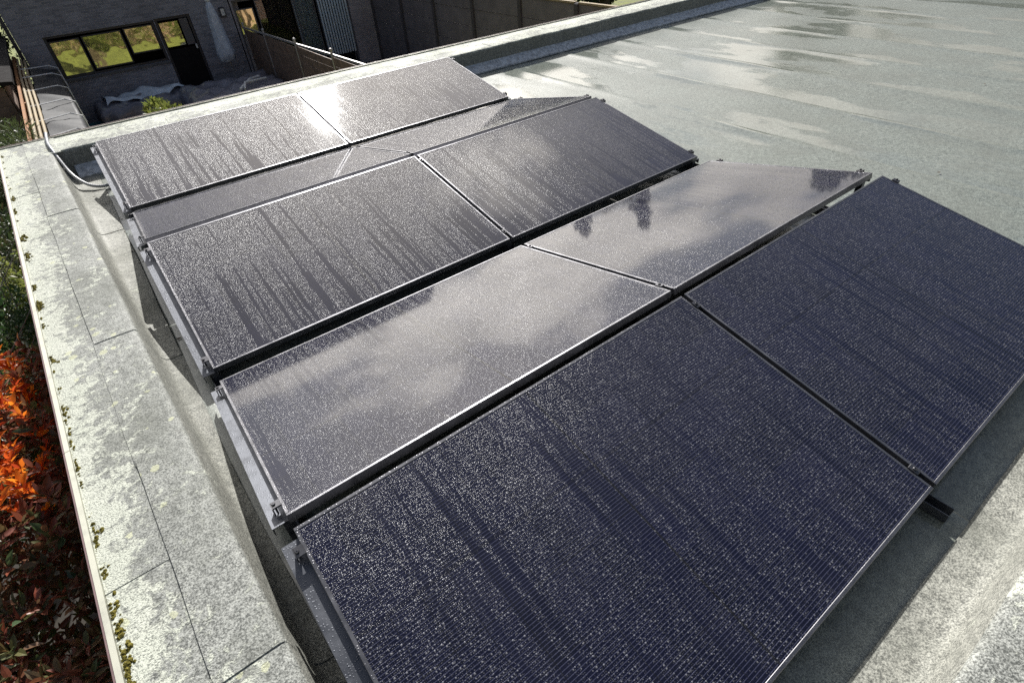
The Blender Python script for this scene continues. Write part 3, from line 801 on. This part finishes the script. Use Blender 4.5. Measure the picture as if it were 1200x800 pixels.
for j, i in enumerate(single):
    o = bpy.data.objects.new('leaf', lm[mt[i]][j % 5]); col.objects.link(o); s_ = sz[i]
    mat3 = Matrix(((rt[j][0], dd[j][0], nm[j][0]), (rt[j][1], dd[j][1], nm[j][1]), (rt[j][2], dd[j][2], nm[j][2])))
    o.parent = ph
    o.matrix_local = Matrix.Translation((pos[i][0]+1.25, pos[i][1]-1.7, pos[i][2]-GZ)) @ (mat3*s_).to_4x4()
for sel, mm in ((0, M_orange), (1, M_red)):
    q = keep & (mt == sel)
    o = PP(link('foliage', leaves_mesh('foliage', pos[q], dr[q], sz[q], 'leaf'), mm)); o['kind'] = 'stuff'

def bush(name, label, base, lobes, mat, n, size, kind='leaf', cat='shrub', up=0.2, group=None):
    r = empty(name, base); tag(r, label, cat, group)
    m = MB()
    for (x, y, z, q) in lobes:
        m.tube([(0.05*rng.normal(), 0.05*rng.normal(), -0.04), (x*0.5, y*0.5, z*0.55), (x, y, z)], [0.02, 0.013, 0.004], 5)
    m.build('stem', M_bark, r)
    p, d = clump_points([l[:3] for l in lobes], [l[3] for l in lobes], n); d += np.array([0, 0, up])
    link('foliage', leaves_mesh('foliage', p, d, size*(0.6+0.8*rng.random(n)), kind), mat, r)
    return r
def lobes(n, rx, ry, z0, z1, r0, r1): return [((rng.random()*2-1)*rx, (rng.random()*2-1)*ry, z0+(z1-z0)*rng.random(), r0+(r1-r0)*rng.random()) for _ in range(n)]
bush('green_shrub', 'small-leaved green shrub growing between the photinia and the yellow-green bush', (-1.25, 3.75, GZ+0.03), lobes(34, 0.42, 0.85, 1.3, 2.45, 0.16, 0.30), M_green, 11000, 0.045)
bush('yellow_shrub', 'yellow-green leafy bush in the gap beside the roof corner', (-1.22, 5.7, GZ+0.03), lobes(14, 0.25, 0.5, 1.0, 2.1, 0.12, 0.24), M_yellowgreen, 2600, 0.06)
# bare twigs reaching to the roof edge
tw = empty('bare_twigs', (-1.0, 3.9, GZ+0.03)); tag(tw, 'bare pale twigs reaching up against the roof edge trim', 'twigs')
for i in range(7):
    y = 2.6+0.33*i; z = -0.30-0.22*rng.random()+3.07
    tm = MB(); p0 = (-0.25+0.1*rng.normal(), y-3.9-0.2, z-0.8); p1 = (-0.08, y-3.9, z-0.25); p2 = (0.16+0.05*rng.random(), y-3.9+0.15, z)
    tm.tube([(0, 0, -0.05), p0, p1, p2], [0.010, 0.007, 0.005, 0.002], 5)
    tm.tube([p1, (p1[0]+0.12, p1[1]-0.18, p1[2]+0.10)], [0.004, 0.0015], 4)
    tm.build('twig', M_twig, tw)

# plants beyond the back parapet
bush('conifer_shrub', 'spiky pale green conifer behind the roof corner by the timber fence', (-1.28, 10.8, GZ), lobes(22, 0.42, 0.5, 0.7, 2.25, 0.2, 0.36), M_conifer, 5200, 0.12, 'needle', up=0.5)
bush('garden_bush', 'sunlit yellow-green bush just behind the back parapet in front of the covered table', (1.42, 11.8, GZ), lobes(20, 0.36, 0.40, 0.8, 1.86, 0.16, 0.26), M_yellowgreen, 3800, 0.11, up=0.6)
for i in range(6):
    bush('low_hedge', 'low olive hedge plant growing against the outer face of the back wall', (0.4+1.5*i, 6.15, GZ), lobes(12, 0.75, 0.25, 0.3, 1.0, 0.2, 0.36), M_yellowgreen, 1500, 0.10, group='low hedge along the back wall', cat='hedge plant')

# ------------------------------------------------------------------ the houses across the garden
YW = 20.0
def wall_grid(m, x0, x1, z0, z1, y0, y1, ops):
    xs = sorted({x0, x1, *[a for o in ops for a in o[:2]]}); zz = sorted({z0, z1, *[a for o in ops for a in o[2:]]})
    for i in range(len(xs)-1):
        for j in range(len(zz)-1):
            cx, cz = (xs[i]+xs[i+1])/2, (zz[j]+zz[j+1])/2
            if any(o[0] < cx < o[1] and o[2] < cz < o[3] for o in ops): continue
            m.box(xs[i], xs[i+1], y0, y1, zz[j], zz[j+1])
def frame_rect(m, x0, x1, z0, z1, y0, y1, t_):
    m.box(x0, x1, y0, y1, z0, z0+t_); m.box(x0, x1, y0, y1, z1-t_, z1); m.box(x0, x0+t_, y0, y1, z0+t_, z1-t_); m.box(x1-t_, x1, y0, y1, z0+t_, z1-t_)
def house(name, label, x0, x1, mat, ops, wins):
    r = empty(name, ((x0+x1)/2, YW+4, GZ)); tag(r, label, 'house')
    off = Matrix.Translation((-(x0+x1)/2, -YW-4, -GZ))
    def P(o, par=None):
        if par is None: o.parent = r; o.matrix_parent_inverse = off
        else: o.parent = par
        return o
    m = MB(); wall_grid(m, x0, x1, GZ-0.1, 2.2, YW, YW+0.3, ops)
    m.box(x0, x0+0.3, YW+0.3, YW+8.7, GZ-0.1, 2.2); m.box(x1-0.3, x1, YW+0.3, YW+8.7, GZ-0.1, 2.2); m.box(x0+0.3, x1-0.3, YW+8.4, YW+8.7, GZ-0.1, 2.2)
    P(m.build('wall', mat))
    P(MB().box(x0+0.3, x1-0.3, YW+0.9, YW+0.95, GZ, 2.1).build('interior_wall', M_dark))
    rm = MB(); e = 0.35; zr = 5.8; ym = YW+4.35
    b = [(x0-0.02, YW-e, 2.2), (x1-0.02, YW-e, 2.2), (x1-0.02, ym, zr), (x0-0.02, ym, zr), (x1-0.02, YW+8.7+e, 2.2), (x0-0.02, YW+8.7+e, 2.2)]
    rm.v = b+[(p[0], p[1], p[2]-0.16) for p in b]
    rm.f = [(0, 1, 2, 3), (3, 2, 4, 5), (7, 6, 9, 8), (8, 9, 11, 10), (0, 6, 7, 1), (4, 10, 11, 5), (0, 3, 9, 6), (3, 5, 11, 9), (1, 7, 8, 2), (2, 8, 10, 4)]
    ro = P(rm.build('roof', M_tile))
    for (wx0, wx1, wz0, wz1, panes, fm) in wins:
        fr = MB(); frame_rect(fr, wx0+0.002, wx1-0.002, wz0+0.002, wz1-0.002, YW+0.06, YW+0.14, 0.06)
        fo = P(fr.build('window_frame', fm))
        for (a, b_, c, d_, pm) in panes:
            po = MB().box(a, b_, YW+0.095, YW+0.105, c, d_).build('pane', pm); po.parent = fo
            bar = MB(); frame_rect(bar, a-0.035, b_+0.035, c-0.035, d_+0.035, YW+0.078, YW+0.122, 0.034)
            bo = bar.build('sash', fm); bo.parent = fo
    return r, P
# left house
opsA = [(-0.02, 2.78, -1.80, -0.72), (2.80, 3.80, GZ+0.05, -0.70)]
pA = [(0.08, 0.76, -1.72, -0.89, M_pane), (0.88, 1.82, -1.66, -0.87, M_pane), (1.96, 2.68, -1.46, -0.85, M_pane)]
rA, PA = house('brick_house', 'dark grey brick house with olive reflecting windows behind the covered garden furniture', -0.62, 5.0, M_brickA, opsA,
       [(-0.02, 2.78, -1.80, -0.72, pA, M_frdark)])
dr_ = MB(); frame_rect(dr_, 2.803, 3.797, GZ+0.06, -0.703, YW+0.06, YW+0.14, 0.07); do = PA(dr_.build('door', M_frdark))
po = MB().box(2.90, 3.42, YW+0.095, YW+0.105, -1.48, -0.84).build('pane', M_pane); po.parent = do
po = MB().box(2.88, 3.72, YW+0.09, YW+0.11, GZ+0.14, -1.56).build('door_panel', M_dark); po.parent = do
po = MB().box(3.47, 3.70, YW+0.09, YW+0.11, -1.50, -0.80).build('side_panel', M_frmid); po.parent = do
po = MB().box(3.66, 3.70, YW+0.0, YW+0.05, -1.62, -1.50).build('door_handle', M_white); po.parent = do
PA(MB().bbox(-0.03, 2.79, YW-0.05, YW+0.05, -1.86, -1.803).build('window_sill', M_frmid))
PA(MB().box(-0.72, -0.63, YW-0.02, YW+0.08, GZ, 2.1).build('downpipe', M_frdark))
lp = MB().bbox(4.66, 4.82, YW-0.10, YW-0.002, -0.92, -0.66, 0.02); lo = PA(lp.build('wall_lamp', M_frdark))
lo2 = MB().box(4.69, 4.79, YW-0.115, YW-0.101, -0.88, -0.70).build('lamp_glass', M_white); lo2.parent = lo
# right house
opsB = [(5.10, 8.92, GZ+0.05, -0.55)]
pB = [(5.18, 5.68, -1.5, -0.84, M_pane), (5.84, 6.98, -2.95, -0.66, M_panedark), (7.10, 7.70, -2.95, -0.66, M_panedark), (7.84, 8.80, -2.95, -0.66, M_panedark)]
rB, PB = house('brick_house', 'mauve brick house with pale blue vertical blinds between slatted fence and concrete fence', 5.04, 9.95, M_brickB, opsB,
       [(5.10, 8.92, GZ+0.05, -0.55, pB, M_frmid)])
bl = empty('vertical_blind', (8.3, YW-0.02, GZ)); tag(bl, 'pale blue vertical slat blind drawn across the neighbouring glass door', 'blind')
for i in range(11):
    x = 7.80+0.096*i
    s_ = MB().quadbox(((x-8.3, -0.03, 0.5), (x-8.3+0.085, 0.03, 0.5), (x-8.3+0.088, 0.026, 0.5), (x-8.3+0.003, -0.034, 0.5), (x-8.3, -0.03, 2.52), (x-8.3+0.085, 0.03, 2.52), (x-8.3+0.088, 0.026, 2.52), (x-8.3+0.003, -0.034, 2.52)))
    s_.build('slat', M_blind, bl)
MB().box(-0.56, 0.62, -0.05, 0.05, 2.525, 2.60).build('blind_rail', M_frmid, bl)
V = []; F = []
for i in range(41):
    x = 7.06+0.70*i/40; y = YW+0.25+0.03*math.sin(i*0.9)
    V += [(x, y, GZ+0.15), (x, y, -0.62)]
    if i: F.append((2*i-2, 2*i, 2*i+1, 2*i-1))
tag(mesh_obj('curtain', V, F, M_blind, smooth=True), 'grey-blue curtain hanging behind the glass beside the pale blind', 'curtain')

# ------------------------------------------------------------------ fences
fe = empty('board_fence', (5.2, 15.0, GZ)); tag(fe, 'brown board fence with pale posts and top rail between the two gardens', 'fence')
def FP(o, base): o.parent = fe if base is None else base; return o
ptops = [(17.86, -1.22), (15.22, -1.18), (12.77, -1.12), (10.4, -1.08), (19.9, -1.26)]
ptops.sort()
for i, (y, zt) in enumerate(ptops):
    pm = MB().tube([(0, y-15, -0.05), (0, y-15, zt-GZ+0.06)], 0.028, 8)
    pm.lathe([(0.03, 0), (0.042, 0.02), (0.042, 0.045), (0.02, 0.065)], c=(0, y-15, zt-GZ+0.05), sides=8)
    pm.build('post', M_galv, fe)
for (ya, za), (yb, zb) in zip(ptops[:-1], ptops[1:]):
    nb = 9
    for k in range(nb):
        z0 = 0.08+k*((min(za, zb)-GZ)-0.14)/nb; z1 = z0+((min(za, zb)-GZ)-0.14)/nb-0.012; xo = 0.006*(k % 2)
        MB().box(-0.012+xo, 0.012+xo, ya-15+0.03, yb-15-0.03, z0, z1).build('board', M_fence, fe)
    MB().quadbox(((-0.02, ya-15+0.03, za-GZ-0.045), (0.02, ya-15+0.03, za-GZ-0.045), (0.02, yb-15-0.03, zb-GZ-0.045), (-0.02, yb-15-0.03, zb-GZ-0.045),
                  (-0.02, ya-15+0.03, za-GZ), (0.02, ya-15+0.03, za-GZ), (0.02, yb-15-0.03, zb-GZ), (-0.02, yb-15-0.03, zb-GZ))).build('top_rail', M_galv, fe)
cf = empty('concrete_fence', (9.8, 13.0, GZ)); tag(cf, 'dark concrete panel fence with slotted posts beyond the back parapet', 'fence')
ys = [7.2, 9.3, 11.38, 13.52, 15.65, 17.74, 19.90]
for i, y in enumerate(ys):
    MB().bbox(-0.07, 0.07, y-13-0.06, y-13+0.06, -0.05, 2.62+0.01*(i % 2), 0.02).build('post', M_concpost, cf)
for ya, yb in zip(ys[:-1], ys[1:]):
    for k in range(6):
        z0 = 0.0+k*0.435; xo = 0.006*((k*7+int(ya*3)) % 3-1)
        MB().box(-0.025+xo, 0.025+xo, ya-13+0.065, yb-13-0.065, z0, z0+0.425).build('concrete_panel', M_conc, cf)
    MB().box(-0.045, 0.045, ya-13+0.065, yb-13-0.065, 2.612, 2.65).build('coping', M_woodpale, cf)

# left: timber boundary fence, covered rack with ropes
tf_ = empty('timber_fence', (-0.84, 15.0, GZ)); tag(tf_, 'orange-brown timber fence with split rails behind the roof corner', 'fence')
for i in range(6):
    y = -5.0+i*2.0
    MB().box(-0.04, 0.03, y-0.05, y+0.05, -0.05, 2.02+0.03*(i % 2)).build('post', M_wood, tf_)
for i in range(5):
    for k in range(12):
        z0 = 0.1+k*0.155
        MB().box(-0.07+0.004*(k % 2), -0.052+0.004*(k % 2), -5.0+i*2.0+0.052, -5.0+(i+1)*2.0-0.052, z0, z0+0.145).build('board', M_wood, tf_)
for xo, zo, mm in ((0.055, 2.02, M_woodpale), (0.12, 1.99, M_woodpale), (0.19, 1.97, M_woodpale)):
    MB().tube([(xo, -5.2, zo), (xo+0.01, -1.5, zo+0.02), (xo-0.015, 2.0, zo), (xo, 4.7, zo+0.01)], 0.026, 6).build('split_rail', mm, tf_)
MB().box(-0.035, 0.012, -5.1, 4.8, 2.065, 2.10).build('top_rail', M_wood, tf_)
rk = empty('covered_rack', (-0.32, 15.0, GZ)); tag(rk, 'long low rack under a dark tarpaulin tied with white ropes beside the timber fence', 'rack')
MB().box(-0.26, 0.22, -5.1, 3.9, 0.0, 1.72).build('rack_body', M_soil, rk)
V = []; F = []; nx, ny = 12, 60
for j in range(ny+1):
    y = -5.2+9.2*j/ny
    for i in range(nx+1):
        u = i/nx; x = -0.30+0.58*min(1, u/0.86); z = 1.90-0.16*u+0.03*math.sin(y*2.2+3*u)+0.012*math.sin(y*7+u*5)
        if u > 0.86: x = 0.285+0.02*math.sin(y*3); z -= (u-0.86)/0.14*0.65
        V.append((x, y, z))
for j in range(ny):
    for i in range(nx): F.append((j*(nx+1)+i, j*(nx+1)+i+1, (j+1)*(nx+1)+i+1, (j+1)*(nx+1)+i))
mesh_obj('tarpaulin', V, F, M_tarp, rk, smooth=True)
for y in (-4.7, -3.6, -2.3, -0.9, 0.7, 2.4, 3.6):
    MB().tube([(-0.46, y-0.55, 2.02), (-0.30, y-0.35, 1.98), (0.12, y+0.25, 1.885), (0.29, y+0.30, 1.79), (0.305, y+0.33, 1.35)], 0.014, 5).build('rope', M_rope, rk)

sh = empty('garden_shed', (-2.17, 17.5, GZ)); tag(sh, 'dark wooden garden shed beyond the timber fence', 'shed')
for k in range(14):
    MB().box(1.15+0.004*(k % 2), 1.19+0.004*(k % 2), -3.4, 3.6, 0.03+k*0.165, 0.03+k*0.165+0.158).build('board', M_fence, sh)
    MB().box(-1.2, 1.14, -3.44+0.004*(k % 2), -3.40+0.004*(k % 2), 0.03+k*0.165, 0.03+k*0.165+0.158).build('board', M_fence, sh)
MB().quadbox(((-1.4, -3.6, 2.75), (1.35, -3.6, 2.36), (1.35, 3.7, 2.36), (-1.4, 3.7, 2.75), (-1.4, -3.6, 2.82), (1.35, -3.6, 2.43), (1.35, 3.7, 2.43), (-1.4, 3.7, 2.82))).build('roof', M_dark, sh)
bush('evergreen_shrub', 'dark evergreen shrub between the conifer and the garden shed', (-1.75, 12.6, GZ), lobes(26, 0.5, 0.8, 0.5, 2.0, 0.25, 0.45), M_darkleaf, 5500, 0.09)
bush('evergreen_shrub', 'dark evergreen shrub between the conifer and the yellow-green bush', (-1.9, 8.3, GZ), lobes(26, 0.55, 1.1, 0.4, 1.6, 0.25, 0.45), M_darkleaf, 5500, 0.08)

bush('evergreen_shrub', 'dark evergreen shrub between the garden shed and the corner of the dark brick house', (-1.35, 21.9, GZ), lobes(26, 0.5, 0.7, 0.5, 3.2, 0.3, 0.5), M_darkleaf, 4500, 0.12)

# ------------------------------------------------------------------ covered furniture on the patio, parasol
def draped(name, label, x0, x1, y0, y1, z0, z1, mat, seed, cat):
    V = []; F = []; n = 26
    for j in range(n+1):
        for i in range(n+1):
            u, v = i/n*2-1, j/n*2-1; e = max(abs(u), abs(v))
            k = 1.0
            x = (x0+x1)/2+(x1-x0)/2*max(-1, min(1, u*1.35))*(1+0.05*max(0, e-0.74)*4); y = (y0+y1)/2+(y1-y0)/2*max(-1, min(1, v*1.35))*(1+0.05*max(0, e-0.74)*4)
            z = z1 if e < 0.74 else z1-(z1-z0)*((e-0.74)/0.26)**0.9
            fold = 0.045*math.sin(7*u+3*v+seed)*math.sin(9*v-2*u+2*seed)+0.03*math.sin(19*u-11*v+seed)+0.05*max(0, e-0.7)*3*math.sin(26*(u+v*0.8)+seed)
            V.append((x+fold*(0.7 if e > 0.74 else 0.2), y+fold*(0.8 if e > 0.74 else 0.2), z+(fold if e < 0.8 else 0)))
    for j in range(n):
        for i in range(n): F.append((j*(n+1)+i, j*(n+1)+i+1, (j+1)*(n+1)+i+1, (j+1)*(n+1)+i))
    o = mesh_obj(name, V, F, mat, None, smooth=True); tag(o, label, cat); return o
PZ = GZ+0.06
draped('covered_table', 'garden table under a creased black cover beside the board fence', 2.45, 5.0, 16.0, 18.3, PZ, -2.24, M_blacktarp, 1.3, 'covered table')
draped('covered_sofa', 'garden sofa under a black cover below the olive windows', 0.35, 2.75, 18.3, 19.75, PZ, -2.42, M_blacktarp, 4.1, 'covered sofa')
V = []; F = []; n = 22
for j in range(9):
    for i in range(n+1):
        u, v = i/n, j/8; x = 0.62+2.15*u+0.05*math.sin(6*v); y = 18.75+0.85*v+0.10*math.sin(5*u*3)*(1 if j in (0, 8) else 0.3)+0.12*u
        V.append((x, y, -2.33+0.06*math.sin(9*u+4*v)+0.04*math.sin(23*u+2*v)+(0 if 0 < j < 8 else -0.07)))
for j in range(8):
    for i in range(n): F.append((j*(n+1)+i, j*(n+1)+i+1, (j+1)*(n+1)+i+1, (j+1)*(n+1)+i))
tag(mesh_obj('plastic_sheet', V, F, M_whitetarp, smooth=True), 'crumpled pale blue plastic sheet lying over the black sofa cover', 'sheet')
tf2 = empty('folding_frame', (4.2, 16.35, -2.2)); tag(tf2, 'bent white metal frame lying on the covered table', 'frame')
MB().tube([(-0.55, -0.30, 0.06), (-0.05, 0.45, 0.10), (0.25, 0.55, 0.10)], 0.03, 6).build('bar', M_white, tf2)
MB().tube([(-0.45, -0.40, 0.06), (-0.30, 0.05, 0.12), (0.35, 0.25, 0.08)], 0.03, 6).build('bar', M_white, tf2)
pa = empty('parasol', (4.25, 19.1, PZ)); tag(pa, 'closed grey-blue parasol standing against the dark brick wall', 'parasol')
MB().tube([(0.05, 0, 0), (0, 0, 2.68)], 0.022, 8).build('pole', M_galv, pa)
MB().lathe([(0.05, 1.05), (0.21, 1.08), (0.23, 1.3), (0.17, 1.7), (0.15, 2.1), (0.10, 2.5), (0.05, 2.66)], sides=16, wob=lambda i, k: 0.22*math.sin(k*math.pi*0.75+i*0.5)).build('canopy', M_parasol, pa, smooth=True)
MB().lathe([(0.05, 2.655), (0.085, 2.67), (0.085, 2.73), (0.03, 2.77)], sides=10).build('cap', M_white, pa)
MB().lathe([(0.26, 0.0), (0.26, 0.07), (0.06, 0.10), (0.05, 0.35), (0.03, 0.36)], sides=14).build('base', M_frdark, pa)
tag(MB().lathe([(0.16, 0), (0.20, 0.28), (0.21, 0.30), (0.18, 0.30), (0.15, 0.05)], c=(0.15, 18.6, PZ), sides=14).build('plastic_pot', M_teal), 'teal plastic pot on the paving beside the covered sofa', 'pot')

# ------------------------------------------------------------------ trees around (mirrored in the wet panels and roof)
def polar(az, dist): a = math.radians(az); return (dist*math.sin(a), dist*math.cos(a), GZ)
tree('conifer_tree', 'narrow pointed conifer beyond the concrete fence, the shorter of a pair', polar(40.8, 26), 8.2, 1.2, M_darkleaf, 5000, 0.20, conic=True, crown_from=0.1, group='trees beyond the gardens')
tree('conifer_tree', 'narrow pointed conifer beyond the concrete fence, the taller of a pair', polar(47.2, 26), 8.7, 1.2, M_darkleaf, 5000, 0.20, conic=True, crown_from=0.1, group='trees beyond the gardens')
tree('garden_tree', 'broad dark garden tree standing beyond the conifers', polar(44.0, 30), 7.6, 3.2, M_darkleaf, 5000, 0.24, group='trees beyond the gardens')
tree('garden_tree', 'broad dark garden tree standing beyond the roof end', polar(65.5, 27), 8.6, 2.4, M_darkleaf, 5000, 0.24)
tree('garden_tree', 'loose brown-green tree standing beside the broad tree at the roof end', polar(71.5, 30), 7.0, 2.6, M_darkleaf, 4500, 0.24)
